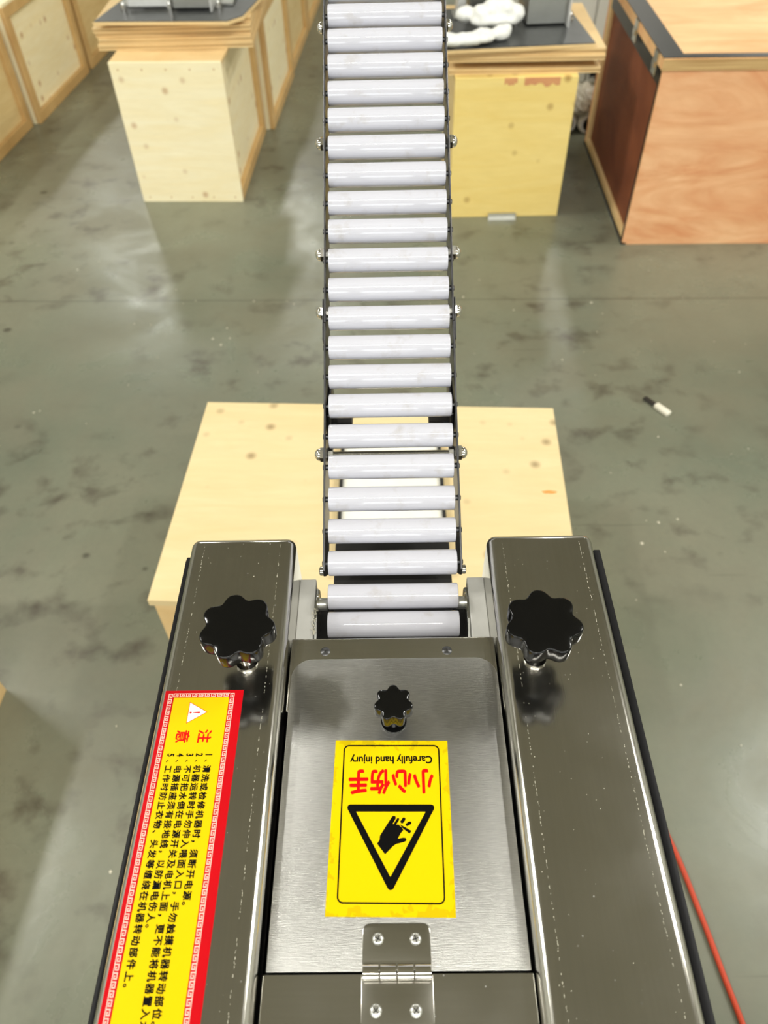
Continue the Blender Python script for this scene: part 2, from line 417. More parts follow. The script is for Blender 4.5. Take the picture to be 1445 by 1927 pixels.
for x0, x1, side in ((LX0, LX1, -1), (RX0, RX1, 1)):
    h = part(MB().box(x0, x1, YBACK, YEND, 0.80, ZB), 'side_housing', 'bar_steel', mach, 'dull mirror steel housing with rounded edges', bevel=0.0078, seg=6, smooth=50)
    xo = x0 if side < 0 else x1
    e = MB()
    a, b_ = (xo-0.0042, xo) if side < 0 else (xo, xo+0.0060)
    e.box(a, b_, YBACK, YEND-0.014, 0.952, 0.9955 if side < 0 else 0.9985)
    g = part(e, 'rubber_strip', 'rubber', mach, 'black rubber edging on the outer side', bevel=0.0012, seg=2, smooth=40)
    e = MB()
    a, b_ = (xo-0.0058, xo-0.0036) if side < 0 else (xo+0.0054, xo+0.0074)
    e.box(a, b_, YBACK, YEND-0.014, 0.957, 0.9915)
    part(e, 'strip_lip', 'rubber', g, bevel=0.0008)
    # residue line left by a film along each edge
    for xx in (x0+0.0125, x1-0.0125):
        rs = MB(); y = YBACK+0.1
        while y < YEND-0.01:
            l = random.uniform(0.0002, 0.0018)
            if random.random() < 0.62:
                w = random.uniform(0.00004, 0.00016); o = random.uniform(-0.00025, 0.00025)
                rs.box(xx+o-w, xx+o+w, y, y+l, ZB-0.0001, ZB+0.0001)
            y += l+random.choice((0.0, 0.0004, 0.0008, 0.002))
        part(rs, 'film_residue', 'swarf', h, 'broken white line of dried film residue', kind='stuff')
    fl = MB()
    for k in range(60):
        px, py, r = random.uniform(x0+.008, x1-.008), random.uniform(0.05, YEND-.01), random.choice((.00012, .00018, .00018, .0003))
        fl.prism([(px+r*math.cos(q)*random.uniform(.6, 1.2), py+r*math.sin(q)*random.uniform(.6, 1.2)) for q in (0, 1.3, 2.6, 3.9, 5.2)], ZB-.0001, ZB+.0002)
    part(fl, 'dust', 'swarf', h, 'specks of white dust', kind='stuff')

# cross plate in front of the lid and recessed deck
cp = part(MB().box(-0.0805, 0.0790, 0.255, 0.3175, 0.978, 0.9872).box(-0.0805, 0.0790, 0.3145, 0.3175, 0.935, 0.984), 'cross_plate', 'sheet_steel', mach, 'mirror steel cross plate with two rivets', bevel=0.0018, seg=3, smooth=50)
for px, py in ((612, 1226), (841, 1224)):
    q = on_z(px, py, 0.9872)
    part(MB().lathe((q.x, q.y, .9868), (0, 0, 1), [(0, .0042), (.0005, .0038), (.0007, .0018), (.0010, .0012), (.0011, .0003)], 20), 'rivet', 'dark_steel', cp, smooth=60)

# lid with rounded far corners
def rounded(x0, x1, y0, y1, r, corners, n=8):
    pts = []
    for (cx, cy, a0, on) in ((x1-r, y1-r, 0, corners[0]), (x0+r, y1-r, 90, corners[1]), (x0+r, y0+r, 180, corners[2]), (x1-r, y0+r, 270, corners[3])):
        if on:
            for k in range(n+1):
                q = math.radians(a0+90*k/n); pts.append((cx+r*math.cos(q), cy+r*math.sin(q)))
        else:
            pts.append((cx + (r if a0 in (0, 270) else -r), cy + (r if a0 in (0, 90) else -r)))
    return pts
lid = part(MB().prism(rounded(-0.0780, 0.0780, 0.0885, 0.2972, 0.016, (1, 1, 0, 0)), ZL-0.0026, ZL), 'lid', 'lid_steel', mach, 'brushed steel hinged lid', bevel=0.0007, seg=2, smooth=40)
part(MB().box(-0.0795, 0.0790, YBACK, 0.0875, ZL-0.0032, ZL-0.0003), 'rear_plate', 'sheet_steel', mach, 'steel plate behind the hinge', bevel=0.0006)
part(MB().box(-0.0805, -0.0785, YBACK, 0.25, 0.935, 0.975).box(0.0778, 0.0790, YBACK, 0.25, 0.935, 0.975), 'inner_wall', 'black_paint_and_shade', mach)  # black as the cabinet, for the shade beside the lid

# star knobs
def star(n, r0, amp, k=140):
    return [((r0+amp*math.cos(n*q)-amp*0.10*math.cos(2*n*q))*math.cos(q), (r0+amp*math.cos(n*q)-amp*0.10*math.cos(2*n*q))*math.sin(q)) for q in (2*math.pi*i/k for i in range(k))]
def knob(cx, cy, z0, top, th, r0, amp, rot, name, stud_r, chrome_stud=True, dome=0.0):
    kn = MB(); pr = star(7, r0, amp)
    c, s = math.cos(rot), math.sin(rot)
    P = [(x*c-y*s, x*s+y*c) for x, y in pr]; n = len(P)
    rings = [(0.90, top-th), (0.985, top-th+0.0012), (1.0, top-th+0.003), (1.0, top-0.0012), (0.985, top-0.0003), (0.955, top), (0.6, top+dome*0.4), (0.3, top+dome*0.8), (0.02, top+dome)]
    vs = [(cx+x*k_, cy+y*k_, z) for k_, z in rings for x, y in P]
    fs = [(i*n+j, i*n+(j+1) % n, (i+1)*n+(j+1) % n, (i+1)*n+j) for i in range(len(rings)-1) for j in range(n)]
    fs += [tuple(range(n))[::-1], tuple((len(rings)-1)*n+j for j in range(n))]
    kn.add(vs, fs)
    o = part(kn, name, 'black_plastic', mach, 'glossy black seven-lobed star knob', smooth=50)
    part(MB().lathe((cx, cy, top-th-0.005), (0, 0, 1), [(0, r0*0.42), (.001, r0*0.46), (.0055, r0*0.5)], 24), 'hub', 'black_plastic', o, smooth=40)
    st = MB().lathe((cx, cy, z0), (0, 0, 1), [(0, stud_r*1.7), (.0022, stud_r*1.7), (.0024, stud_r), (top-th-z0-0.004, stud_r)], 20)
    part(st, 'stud', 'chrome' if chrome_stud else 'black_plastic', o, 'chrome threaded stud' if chrome_stud else None, smooth=40)
    return o
knob(-0.1092, 0.2870, ZB, ZB+0.050, 0.015, 0.0245, 0.0025, math.radians(101), 'star_knob', 0.005)
knob(0.1044, 0.2868, ZB, ZB+0.050, 0.015, 0.0248, 0.0026, math.radians(92), 'star_knob', 0.005)
o = knob(-0.0008, 0.2450, ZL, ZL+0.030, 0.013, 0.0124, 0.0014, math.radians(90), 'lid_knob', 0.0055, False)
o['label'] = 'small black seven-lobed knob on the lid'

# hinge
hx0, hx1, hy = -0.0212, 0.0195, 0.0878
hz = ZL
lf = part(MB().prism(rounded(hx0, hx1, hy+.0012, 0.1134, 0.004, (1, 1, 0, 0)), hz, hz+0.0016), 'hinge_leaf', 'sheet_steel', mach, 'polished steel hinge leaf on the lid', bevel=0.0004, smooth=40)
lf2 = part(MB().prism(rounded(hx0-.0004, hx1+.0006, 0.0600, hy-.0012, 0.004, (0, 0, 1, 1)), hz-.0003, hz+0.0013), 'hinge_leaf', 'sheet_steel', mach, 'polished steel hinge leaf on the rear plate', bevel=0.0004, smooth=40)
kw = (hx1-hx0)/4
for i in range(4):
    part(MB().lathe((hx0+kw*i+.0003, hy, hz+.0028), (1, 0, 0), [(0, .0040), (.0003, .0044), (kw-.0009, .0044), (kw-.0006, .0040)], 20), 'hinge_knuckle', 'chrome', lf if i % 2 else lf2, smooth=50)
def screw(x, y, z, r, par):
    mb = MB().lathe((x, y, z), (0, 0, 1), [(0, r), (.0004, r), (.0010, r*.86), (.0014, r*.55), (.0015, .0002)], 24)
    s_ = part(mb, 'screw', 'galv', par, 'cross-head screw', smooth=50)
    c = MB(); a = random.uniform(0, 1.5)
    for q in (a, a+math.pi/2):
        dx, dy = math.cos(q), math.sin(q); w = .00028; l = r*.62
        c.prism([(x+dx*l-dy*w, y+dy*l+dx*w), (x-dx*l-dy*w, y-dy*l+dx*w), (x-dx*l+dy*w, y-dy*l-dx*w), (x+dx*l+dy*w, y+dy*l-dx*w)], z+.0010, z+.00160)
    part(c, 'cross_recess', 'dark_steel', s_)
for px, py, par in ((711, 1767, lf), (782, 1767, lf), (707, 1902, lf2), (783, 1902, lf2)):
    q = on_z(px, py, hz+.0018); screw(q.x, q.y, hz+.0013, .0035, par)

# nylon guide blocks, bearing plates and bolts at the mouth
for sx, x0, x1 in ((-1, LX1, LX1+0.0142), (1, RX0-0.0148, RX0)):
    part(MB().box(x0, x1, 0.3185, 0.394, 0.915, 0.9615), 'guide_block', 'nylon_block', mach, 'white nylon guide block', bevel=0.0008)
    xa, xb = (x1, x1+0.0026) if sx < 0 else (x0-0.0026, x0)
    bp = part(MB().prism_x([(0.3185, .915), (0.386, .915), (0.391, .948), (0.386, .9575), (.372, .9605), (.352, .9605), (.3185, .945)], xa, xb), 'bearing_plate', 'machine_grey', mach, 'grey steel bearing plate', bevel=0.0006)
    bx = xb if sx < 0 else xa
    ax = (-sx, 0, 0)
    by, bz = 0.3680, 0.9600
    part(MB().lathe((bx, by, bz), ax, [(0, .0088), (.0012, .0088)], 28), 'washer', 'bolt_steel', bp, smooth=40)
    part(MB().lathe((bx-sx*.0012, by, bz), ax, [(0, .0057), (.0066, .0057), (.0076, .0050), (.0077, .0030), (.0055, .0026)], 28), 'socket_bolt', 'galv', bp, 'polished socket bolt head', smooth=50)
# ragged swarf on the left block
sw = MB()
for k in range(60):
    y = random.uniform(0.336, 0.362); x = LX1+0.0146+random.uniform(-.0012, .0016); z = 0.9620+random.uniform(0, .0012)
    q = random.uniform(0, 6.28); l = random.uniform(.0010, .0030); w = random.uniform(.0002, .0006)
    d_ = Vector((math.cos(q), math.sin(q), 0)); n_ = Vector((-d_.y, d_.x, 0)); a = Vector((x, y, z))
    sw.add([a-n_*w, a+n_*w, a+d_*l+Vector((0, 0, random.uniform(0, .001)))], [(0, 1, 2)])
part(sw, 'swarf', 'swarf', mach, 'ragged white shavings on the guide block edge', kind='stuff')
# drum and crossbar in the dark mouth
part(MB().lathe((-0.052, 0.372, 0.935), (1, 0, 0), [(0, .012), (.104, .012)], 24), 'drum', 'dark_steel', mach, smooth=40)
part(MB().box(-0.055, 0.055, 0.385, 0.476, 0.90, 0.93), 'mounting_plate', 'black_paint_and_shade', mach, bevel=0.001)  # added plate, black to paint the shade inside the mouth

# ---------------------------------------------------------------- stickers
FONT_CACHE = {}
def glyph(ch, bold=0.0):
    if (ch, bold) in FONT_CACHE: return FONT_CACHE[(ch, bold)]
    c = bpy.data.curves.new('glyph', 'FONT'); c.body = ch; c.size = 1.0; c.resolution_u = 4
    o = bpy.data.objects.new('glyph', c); COL.objects.link(o)
    bpy.context.view_layer.update()
    me = bpy.data.meshes.new_from_object(o.evaluated_get(bpy.context.evaluated_depsgraph_get()))
    r = ([tuple(v.co) for v in me.vertices], [tuple(p.vertices) for p in me.polygons])
    bpy.data.objects.remove(o); bpy.data.curves.remove(c); bpy.data.meshes.remove(me)
    if bold > 0:                       # heavier strokes: the outline laid down again a hair to each side
        vs, fs = [], []
        for k in range(8):
            dx, dy = bold*math.cos(k*math.pi/4), bold*math.sin(k*math.pi/4); o_ = len(vs)
            vs += [(v[0]+dx, v[1]+dy, v[2]+k*0.002) for v in r[0]]; fs += [tuple(i+o_ for i in f) for f in r[1]]
        r = (vs, fs)
    FONT_CACHE[(ch, bold)] = r
    return r

def put_glyph(mb, ch, origin, ux, uy, sx, sy, z, bold, centre=True):
    """glyph cell centred on origin; ux, uy: plan directions of reading and of letter height"""
    vs, fs = glyph(ch, bold)
    if not vs: return
    if centre:
        gx = 0.5*(min(v[0] for v in vs)+max(v[0] for v in vs)); gy = 0.5*(min(v[1] for v in vs)+max(v[1] for v in vs))
    else: gx, gy = 0.5, 0.38
    mb.add([(origin[0]+ux[0]*(v[0]-gx)*sx+uy[0]*(v[1]-gy)*sy, origin[1]+ux[1]*(v[0]-gx)*sx+uy[1]*(v[1]-gy)*sy, z+v[2]*0.001) for v in vs], fs)

# red and yellow notice on the left housing
SZ = ZB+0.0003
sx0, sx1, sy0, sy1 = -0.1657, -0.1091, -0.030, 0.2636
red = part(MB().box(sx0, sx1, sy0, sy1, ZB-.0002, SZ), 'notice_sticker', 'red_vinyl', mach, 'long red and yellow safety notice sticker with Chinese text')
def flat(poly, z): return MB().add([(x, y, z) for x, y in poly], [tuple(range(len(poly)))])
yx0, yx1, yy1 = -0.1588, -0.1190, 0.2579
part(flat([(yx0, sy0+.0055), (yx1, sy0+.0055), (yx1, yy1), (yx0, yy1)], SZ+.00005), 'yellow_field', 'print_yellow', red)
key = MB()
UNIT = [(0, 0, 1, 5), (1, 4, 5, 5), (4, 1.5, 5, 4), (2.1, 1.5, 4, 2.4), (2.1, 2.4, 3, 3.2), (1, 0, 6.2, 0.9)]
def keyrow(p0, d, nrm, length):
    n = round(length/0.0044); L = length/n; s = L/6.2; h = 0.0030/5
    for i in range(n):
        for a, b_, c, e in UNIT:
            cs = []
            for u, w in ((a, b_), (c, b_), (c, e), (a, e)):
                t = i*L+u*s; w_ = w*h
                cs.append((p0[0]+d[0]*t+nrm[0]*w_, p0[1]+d[1]*t+nrm[1]*w_, SZ+.00006))
            key.add(cs, [(0, 1, 2, 3)])
keyrow((-0.1630, 0.2612), (0, -1), (1, 0), 0.2612-sy0-.003)
keyrow((-0.1153, 0.2612), (0, -1), (-1, 0), 0.2612-sy0-.003)
keyrow((-0.1595, 0.2614), (1, 0), (0, -1), 0.0408)
part(key, 'key_border', 'print_pink', red, 'pale Greek key border')
tri = [(-0.1329, 0.2466), (-0.1467, 0.2546), (-0.1467, 0.2380)]
part(flat(tri, SZ+.00010), 'triangle_rim', 'print_red', red)
cxm = sum(p[0] for p in tri)/3; cym = sum(p[1] for p in tri)/3
part(flat([(cxm+(x-cxm)*.93, cym+(y-cym)*.93) for x, y in tri], SZ+.00014), 'white_triangle', 'print_white', red)
ex = flat([(-.1382, .2468), (-.1382, .2458), (-.1386, .2456), (-.1432, .2460), (-.1432, .2466), (-.1386, .2470)], SZ+.00018)
ex.add([(-.1448+.0008*math.cos(q), .2463+.0008*math.sin(q), SZ+.00018) for q in [k*math.pi/6 for k in range(12)]], [tuple(range(12))])
part(ex, 'exclamation_mark', 'print_red', red)
RD, UPD = (0, -1), (1, 0)
tt = MB()
put_glyph(tt, '注', (-0.1322, 0.2285), RD, UPD, .0100, .0102, SZ+.0001, .022)
put_glyph(tt, '意', (-0.1474, 0.2285), RD, UPD, .0100, .0102, SZ+.0001, .022)
part(tt, 'title_lettering', 'print_red', red, 'red heading characters')
LINES = ['清洗或检修机器时，须断开电源。', '机器运转时手勿伸入喂面入口，手勿触摸机器转动部位。', '不可把水倒在电源开关及电机上面，更不能将机器置入水',
         '电源插座须有接地线，以防漏电伤人。', '工作时防止衣物、头发等缠绕在机器转动部件上。']
for i, ln in enumerate(LINES):
    t = MB(); x = -0.1272-0.00652*i
    put_glyph(t, str(i+1), (x, 0.2151), RD, UPD, .0048, .0064, SZ+.0001, .035)
    put_glyph(t, '、', (x, 0.2092), RD, UPD, .0056, .0056, SZ+.0001, .015, False)
    for k, ch in enumerate(ln):
        put_glyph(t, ch, (x, 0.2051-0.00603*k), RD, UPD, .0054, .0054, SZ+.0001, .036, False)
    part(t, 'lettering', 'print_black', red, 'line of black Chinese characters')

# yellow hand-injury sign on the lid, read from the far side
YZ = ZL+0.0003
def zy(x, y):
    p = on_z(590+x/4.983, 1370+y/4.983, YZ); return (p.x, p.y)
cor = [zy(208, 115), zy(1253, 120), zy(1337, 1780), zy(105, 1770)]
yel = part(MB().prism(cor, ZL-.0002, YZ), 'hand_injury_sticker', 'yellow_vinyl', mach, 'yellow hand injury warning sticker, upside down')
def offset_round(c, r, n=6):
    """round the corners of polygon c with radius r"""
    out = []; N = len(c)
    for i in range(N):
        p, a, b_ = Vector(c[i]), Vector(c[i-1]), Vector(c[(i+1) % N])
        d1, d2 = (a-p).normalized(), (b_-p).normalized()
        half = d1.angle(d2)/2; t = r/math.tan(half); cen = p+(d1+d2).normalized()*(r/math.sin(half))
        q1, q2 = p+d1*t, p+d2*t
        a1 = math.atan2((q1-cen).y, (q1-cen).x); a2 = math.atan2((q2-cen).y, (q2-cen).x)
        dlt = (a2-a1+math.pi) % (2*math.pi)-math.pi
        out += [(cen.x+r*math.cos(a1+dlt*k/n), cen.y+r*math.sin(a1+dlt*k/n)) for k in range(n+1)]
    return out
def ring(outer, inner, z):
    n = len(outer)
    return MB().add([(x, y, z) for x, y in outer]+[(x, y, z) for x, y in inner], [(i, (i+1) % n, n+(i+1) % n, n+i) for i in range(n)])
fo = [zy(283, 160), zy(1178, 160), zy(1238, 1657), zy(214, 1648)]
fc = Vector((sum(p[0] for p in fo)/4, sum(p[1] for p in fo)/4))
fi = [(p[0]+math.copysign(.0010, fc.x-p[0]), p[1]+math.copysign(.0010, fc.y-p[1])) for p in fo]
part(ring(offset_round(fo, .0040), offset_round(fi, .0030), YZ+.00006), 'frame_line', 'print_black', yel)
to = [zy(296, 716), zy(1152, 716), zy(722, 1560)]; ti = [zy(398, 785), zy(1051, 785), zy(720, 1398)]
part(ring(offset_round(to, .0022), offset_round(ti, .0002), YZ+.00006), 'warning_triangle', 'print_black', yel)
hand = [(595,1085),(618,1050),(622,1010),(650,965),(735,832),(745,825),(758,823),(770,832),(769,852),(742,898),(749,902),(782,849),(793,842),(803,850),(802,864),(775,905),(800,905),(806,916),(825,930),(842,957),(815,990),(790,1038),(840,1028),(862,1030),(871,1044),(866,1060),(845,1070),(775,1088),(745,1108),(670,1185)]
hm = MB()
def tri_poly(pts):
    bm = bmesh.new(); vs = [bm.verts.new((x, y, 0)) for x, y in pts]; f = bm.faces.new(vs)
    bmesh.ops.triangulate(bm, faces=[f]); bm.verts.index_update()
    r = [tuple(v.index for v in f.verts) for f in bm.faces]; bm.free(); return r
for pts in (hand, [(806,900),(918,965),(900,991),(832,938)], [(811,878),(836,841),(850,838),(862,848),(860,864),(838,894),(822,894)], [(860,904),(890,877),(908,875),(919,888),(914,902),(874,922)]):
    w = [zy(*p) for p in pts]
    hm.add([(x, y, YZ+.00006) for x, y in w], tri_poly(w))
part(hm, 'hand_pictogram', 'print_black', yel, 'black hand with cut fingertips')
RY, UY = (-1, 0), (0, -1)
t = MB(); cy_ = 0.2168
vs, fs = glyph('Carefully hand injury', .03)
x0_, x1_ = min(v[0] for v in vs), max(v[0] for v in vs); k_ = 0.0573/(x1_-x0_)
t.add([(0.0257-(v[0]-x0_)*k_, cy_+.0020-(v[1])*.0074, YZ+.00006+v[2]*0.001) for v in vs], fs)
part(t, 'english_lettering', 'print_black', yel, 'black lettering reading Carefully hand injury')
t = MB()
for k, ch in enumerate('小心伤手'):
    put_glyph(t, ch, (0.0190-0.01482*k, 0.2012), RY, UY, .0140, .0176, YZ+.00006, .036)
part(t, 'chinese_lettering', 'print_red', yel, 'red Chinese characters')

# ================================================================== the roller conveyor
PA, PB, PC = Vector((0, .3693, .9682)), Vector((0, .5224, 1.0520)), Vector((0, .8473, 1.2665))
LA = (PB-PA).length
DA, DB = (PB-PA).normalized(), (PC-PB).normalized()
def path(s): return PA+DA*s if s < LA else PB+DB*(s-LA)
NA, NB = Vector((0, -DA.z, DA.y)), Vector((0, -DB.z, DB.y))
conv = thing('roller_conveyor', 'inclined conveyor of white nylon rollers rising away from the machine', 'conveyor', (0, 0.42, 0.93))
S = [0.0005, 0.0294, 0.0575, 0.0861, 0.1153, 0.1439, 0.1726, 0.2, 0.2275, 0.2554, 0.283, 0.3114, 0.3402, 0.3681, 0.3964, 0.4244, 0.4528, 0.4808, 0.5086, 0.5356, 0.5622]
S += [S[-1]+0.0279*k for k in (1, 2, 3, 4)]
cent = [Vector((0, .3468, .9605))]+[path(s) for s in S]
RL, RR = 0.055, 0.0108
base = Vector((0, 0.42, 0.93))
proto = None
for ci, c in enumerate(cent[2:]+cent[:2]):
    if proto is None:
        mb = MB().lathe((-RL, 0, 0), (1, 0, 0), [(0, .0035), (0, RR-.0008), (.0003, RR-.0003), (.0009, RR), (2*RL-.0009, RR), (2*RL-.0003, RR-.0003), (2*RL, RR-.0008), (2*RL, .0035)], 40)
        proto = part(mb, 'roller', 'nylon', conv, 'white nylon roller', smooth=40, local=True)
        proto.location = c-base
        ORI[proto.name] = Vector((0, 0, 0))
        part(MB().lathe((-.0606, 0, 0), (1, 0, 0), [(0, .0018), (.0004, .0024), (.1208, .0024), (.1212, .0018)], 12), 'axle', 'dark_steel', proto, smooth=40, local=True)
    elif ci < len(cent)-2:
        clone(proto, conv, c-base)
    else:                               # the two lowest turn on the socket bolts
        o = proto.copy(); COL.objects.link(o); o.parent = conv; o.location = c-base
# side plates: a lower and an upper length, lapped at the bend
XP = 0.0578
send = S[-1]+0.03
for sx in (-1, 1):
    x0, x1 = (-XP-.0018, -XP) if sx < 0 else (XP, XP+.0018)
    up, dn = .0060, .040
    bend = PB
    a0 = path(0.012)
    lower = [path(.026)+NA*(-dn), path(.020)+NA*(-.012), path(.0185)+NA*(-.002), path(0.022)+NA*up, PB+NA*up, path(LA+.075)+NB*(up), path(LA+.075)+NB*(-dn), PB+NB*(-dn)]
    pl = part(MB().prism_x([(p.y, p.z) for p in lower], x0, x1), 'side_plate', 'plate_edge', conv, 'dark steel side plate', bevel=0.0005)
    x0b, x1b = (x0-.0013, x0) if sx < 0 else (x1, x1+.0013)
    dx = .0003 if sx < 0 else -.0003
    part(MB().prism_x([(p.y, p.z) for p in [path(LA+.0752)+NB*(-dn), path(LA+.0752)+NB*up, path(send)+NB*up, path(send+.02)+NB*(-.012), path(send)+NB*(-dn)]], x0+dx, x1+dx), 'side_plate', 'plate_edge', conv, 'dark steel side plate', bevel=0.0005)
    part(MB().prism_x([(p.y, p.z) for p in [path(LA+.058)+NB*(-dn*.8), path(LA+.058)+NB*(up-.001), path(LA+.098)+NB*(up-.001), path(LA+.098)+NB*(-dn*.8)]], x0b, x1b), 'lap_plate', 'plate_edge', pl, bevel=0.0004)
    # foot of the plate: round eye with pin
    ey = path(0.0235)+NA*(-.004)
    part(MB().lathe((x0 if sx < 0 else x1, ey.y, ey.z), (sx, 0, 0), [(0, .004), (.003, .004), (.0036, .003)], 20), 'pin', 'bolt_steel', pl, smooth=50)
# tie rods with cap nuts
for Y, Z in ((.889, 1.244), (.764, 1.180), (.666, 1.117), (.621, 1.082), (.4964, 1.0140)):
    rod = MB(); n = 10
    prof = []
    t = 0.0; LR = 2*XP+.004
    prof.append((0, .0026))
    while t < LR:
        prof += [(t, .0026), (t+.0005, .0031)]; t += .001
    prof.append((LR, .0026))
    rod.lathe((-LR/2, Y, Z), (1, 0, 0), prof, 10)
    ro = part(rod, 'tie_rod', 'bolt_steel', conv, 'threaded steel tie rod')
    for sx in (-1, 1):
        xo = sx*(XP+.0018)
        hexa = MB().lathe((xo, Y, Z), (sx, 0, 0), [(0, .0062), (.0008, .0066), (.0052, .0066), (.0056, .0058)], 6)
        nut = part(hexa, 'cap_nut', 'chrome', ro, 'polished domed cap nut', smooth=30)
        dome = [(.0050, .0056)]+[(.0062+.0042*math.sin(q), .0056*math.cos(q)) for q in [k*math.pi/14 for k in range(8)]]
        nm = MB().lathe((xo, Y, Z), (sx, 0, 0), dome, 24)
        # dome joins the nut
        me2 = nm.mesh('dome', ORI[conv.name], smooth=60)
        bm = bmesh.new(); bm.from_mesh(nut.data); bm.from_mesh(me2); bm.to_mesh(nut.data); bm.free()
        for p in nut.data.polygons: p.use_smooth = True
        nut.data.set_sharp_from_angle(angle=math.radians(35)); bpy.data.meshes.remove(me2)
        part(MB().lathe((sx*(XP-.0052), Y, Z), (sx, 0, 0), [(0, .0058), (.0006, .0064), (.0046, .0064), (.0052, .0058)], 6), 'inner_nut', 'bolt_steel', ro)
# hanger brackets under the lower rollers
for sx in (-1, 1):
    part(MB().box(min(sx*.036, sx*.0576), max(sx*.036, sx*.0576), .530, .552, 1.012, 1.022).box(min(sx*.0545, sx*.0576), max(sx*.0545, sx*.0576), .515, .570, 1.00, 1.045), 'bracket', 'dark_steel', conv, bevel=.001)

# white base panel between two dark rails, lying on the box below
p_, q_ = on_z(738, 838, .312), on_z(738, 990, .312)
t = thing('stand_base', 'off-white panel between two dark rails lying on the low box under the conveyor', 'panel', (0, q_.y-.12, .30))
hw = .1045
part(MB().box(-hw, hw, q_.y-.12, p_.y, .300, .312), 'panel', 'white_paint', t, 'off-white flat panel')
for sx in (-1, 1):
    part(MB().box(min(sx*hw, sx*(hw+.008)), max(sx*hw, sx*(hw+.008)), q_.y-.12, p_.y+.02, .300, .320), 'rail', 'dark_steel', t, 'dark edge rail', bevel=.001)

# ================================================================== base crate under the conveyor
def L_(mb, t, name, mat, label=None, **kw): return part(mb, name, mat, t, label, local=True, **kw)
bc = thing('wooden_base_box', 'low pale plywood box standing on the floor under the conveyor', 'box', (-0.445, 1.415, 0), math.radians(-2.9))
BW, BD, BH = 0.835, 0.583, 0.30
L_(MB().box(0, BW, -BD, 0, BH-.018, BH), bc, 'top_sheet', 'top_ply', 'pale plywood sheet with pencil marks and stains', bevel=.001)
L_(MB().box(.006, BW-.006, -BD+.006, -BD+.024, 0, BH-.018), bc, 'front_panel', 'end_grain', bevel=.001)
L_(MB().box(.006, BW-.006, -.024, -.006, 0, BH-.018), bc, 'back_panel', 'end_grain', bevel=.001)
L_(MB().box(.006, .024, -BD+.024, -.024, 0, BH-.018), bc, 'side_panel', 'end_grain')
L_(MB().box(BW-.024, BW-.006, -BD+.024, -.024, 0, BH-.018), bc, 'side_panel', 'end_grain')
# orange smear and glue spots on its top
st = MB()
q = on_z(1034, 926, BH)
c3, s3 = math.cos(math.radians(2.9)), math.sin(math.radians(2.9))
def to_local(p): d = (p.x+.445, p.y-1.415); return (d[0]*c3-d[1]*s3, d[0]*s3+d[1]*c3)
lx, ly = to_local(q)
M['smear'] = plain('orange_smear', srgb(222, 150, 70), 0.6)
st.prism([(lx+.017*math.cos(a)*random.uniform(.8, 1.15), ly+.0045*math.sin(a)*random.uniform(.7, 1.2)) for a in [k*math.pi/9 for k in range(18)]], BH-.0005, BH+.0003)
L_(st, bc, 'orange_smear', 'smear', 'orange paint smear')

# ================================================================== timber crates of the background
def crate(name, label, loc, yaw, w, d, h, mat='crate_ply', group=None, face=+1, front=True, panes=1, bw=.045, bt=.022):
    """crate whose framed face looks along +x (face=1) or -x; origin at the floor corner of that face nearest the camera;
       it extends d away from the camera and w to the other side"""
    t = thing(name, label, 'crate', loc, yaw, group)
    f = face
    def bx(a, b_, y0, y1, z0, z1): return MB().box(min(-f*a, -f*b_), max(-f*a, -f*b_), y0, y1, z0, z1)
    L_(bx(bt, bt+.012, 0.012, d-.012, 0.02, h-.012), t, 'side_panel', mat)
    L_(bx(w-.012, w, 0.012, d-.012, 0.02, h-.012), t, 'side_panel', mat)
    L_(bx(bt if front else 0, w, 0, .012, 0.0, h-.012), t, 'end_panel', mat)
    L_(bx(bt, w, d-.012, d, 0.0, h-.012), t, 'end_panel', mat)
    L_(bx(0, w, 0, d, h-.012, h), t, 'top_panel', mat)
    L_(bx(0, bt, 0, d, 0, bw), t, 'batten', 'batten', bevel=.002)
    L_(bx(0, bt, 0, d, h-.012-bw, h-.012), t, 'batten', 'batten', bevel=.002)
    for k in range(panes+1):
        y = (d-bw)*k/panes
        L_(bx(0.001, bt, y, y+bw, bw, h-.012-bw), t, 'batten', 'batten', bevel=.002)
    return t
Y5 = math.radians(-5.2)
def row_left(y): return -1.7303+(y-3.385)*0.0913
g = 'plywood crates lined along the left aisle'
crate('wooden_crate', 'large yellowish framed plywood crate at the open end of the aisle row', (row_left(2.92)-.03, 2.92, 0), Y5, .6, .93, .5, 'crate_ply', g)
crate('wooden_crate', 'framed plywood crate with a swirling grained pale panel, second in the aisle row', (row_left(3.87), 3.87, 0), Y5, .6, .69, .5, 'pale_ply', g)
crate('wooden_crate', 'framed plywood crate third in the aisle row, opposite the plywood stack', (row_left(4.60), 4.60, 0), Y5, .6, .70, .52, 'crate_ply', g)
crate('wooden_crate', 'framed plywood crate farthest along the aisle row', (row_left(5.34), 5.34, 0), Y5, .6, .70, .52, 'crate_ply', g)
Y4 = math.radians(-3.6)
g = 'plywood crates behind the pale box'
crate('wooden_crate', 'framed plywood crate directly behind the pale box with the plywood stack', (-0.532, 3.752, 0), Y4, .50, .69, .50, 'pale_ply', g)
crate('wooden_crate', 'framed plywood crate second behind the pale box', (-0.497, 4.465, 0), Y4, .50, .66, .62, 'crate_ply', g)
crate('wooden_crate', 'framed plywood crate third behind the pale box', (-0.452, 5.15, 0), Y4, .50, .62, .62, 'crate_ply', g)
crate('wooden_crate', 'framed plywood crate farthest behind the pale box', (-0.400, 5.80, 0), Y4, .50, .62, .62, 'crate_ply', g)

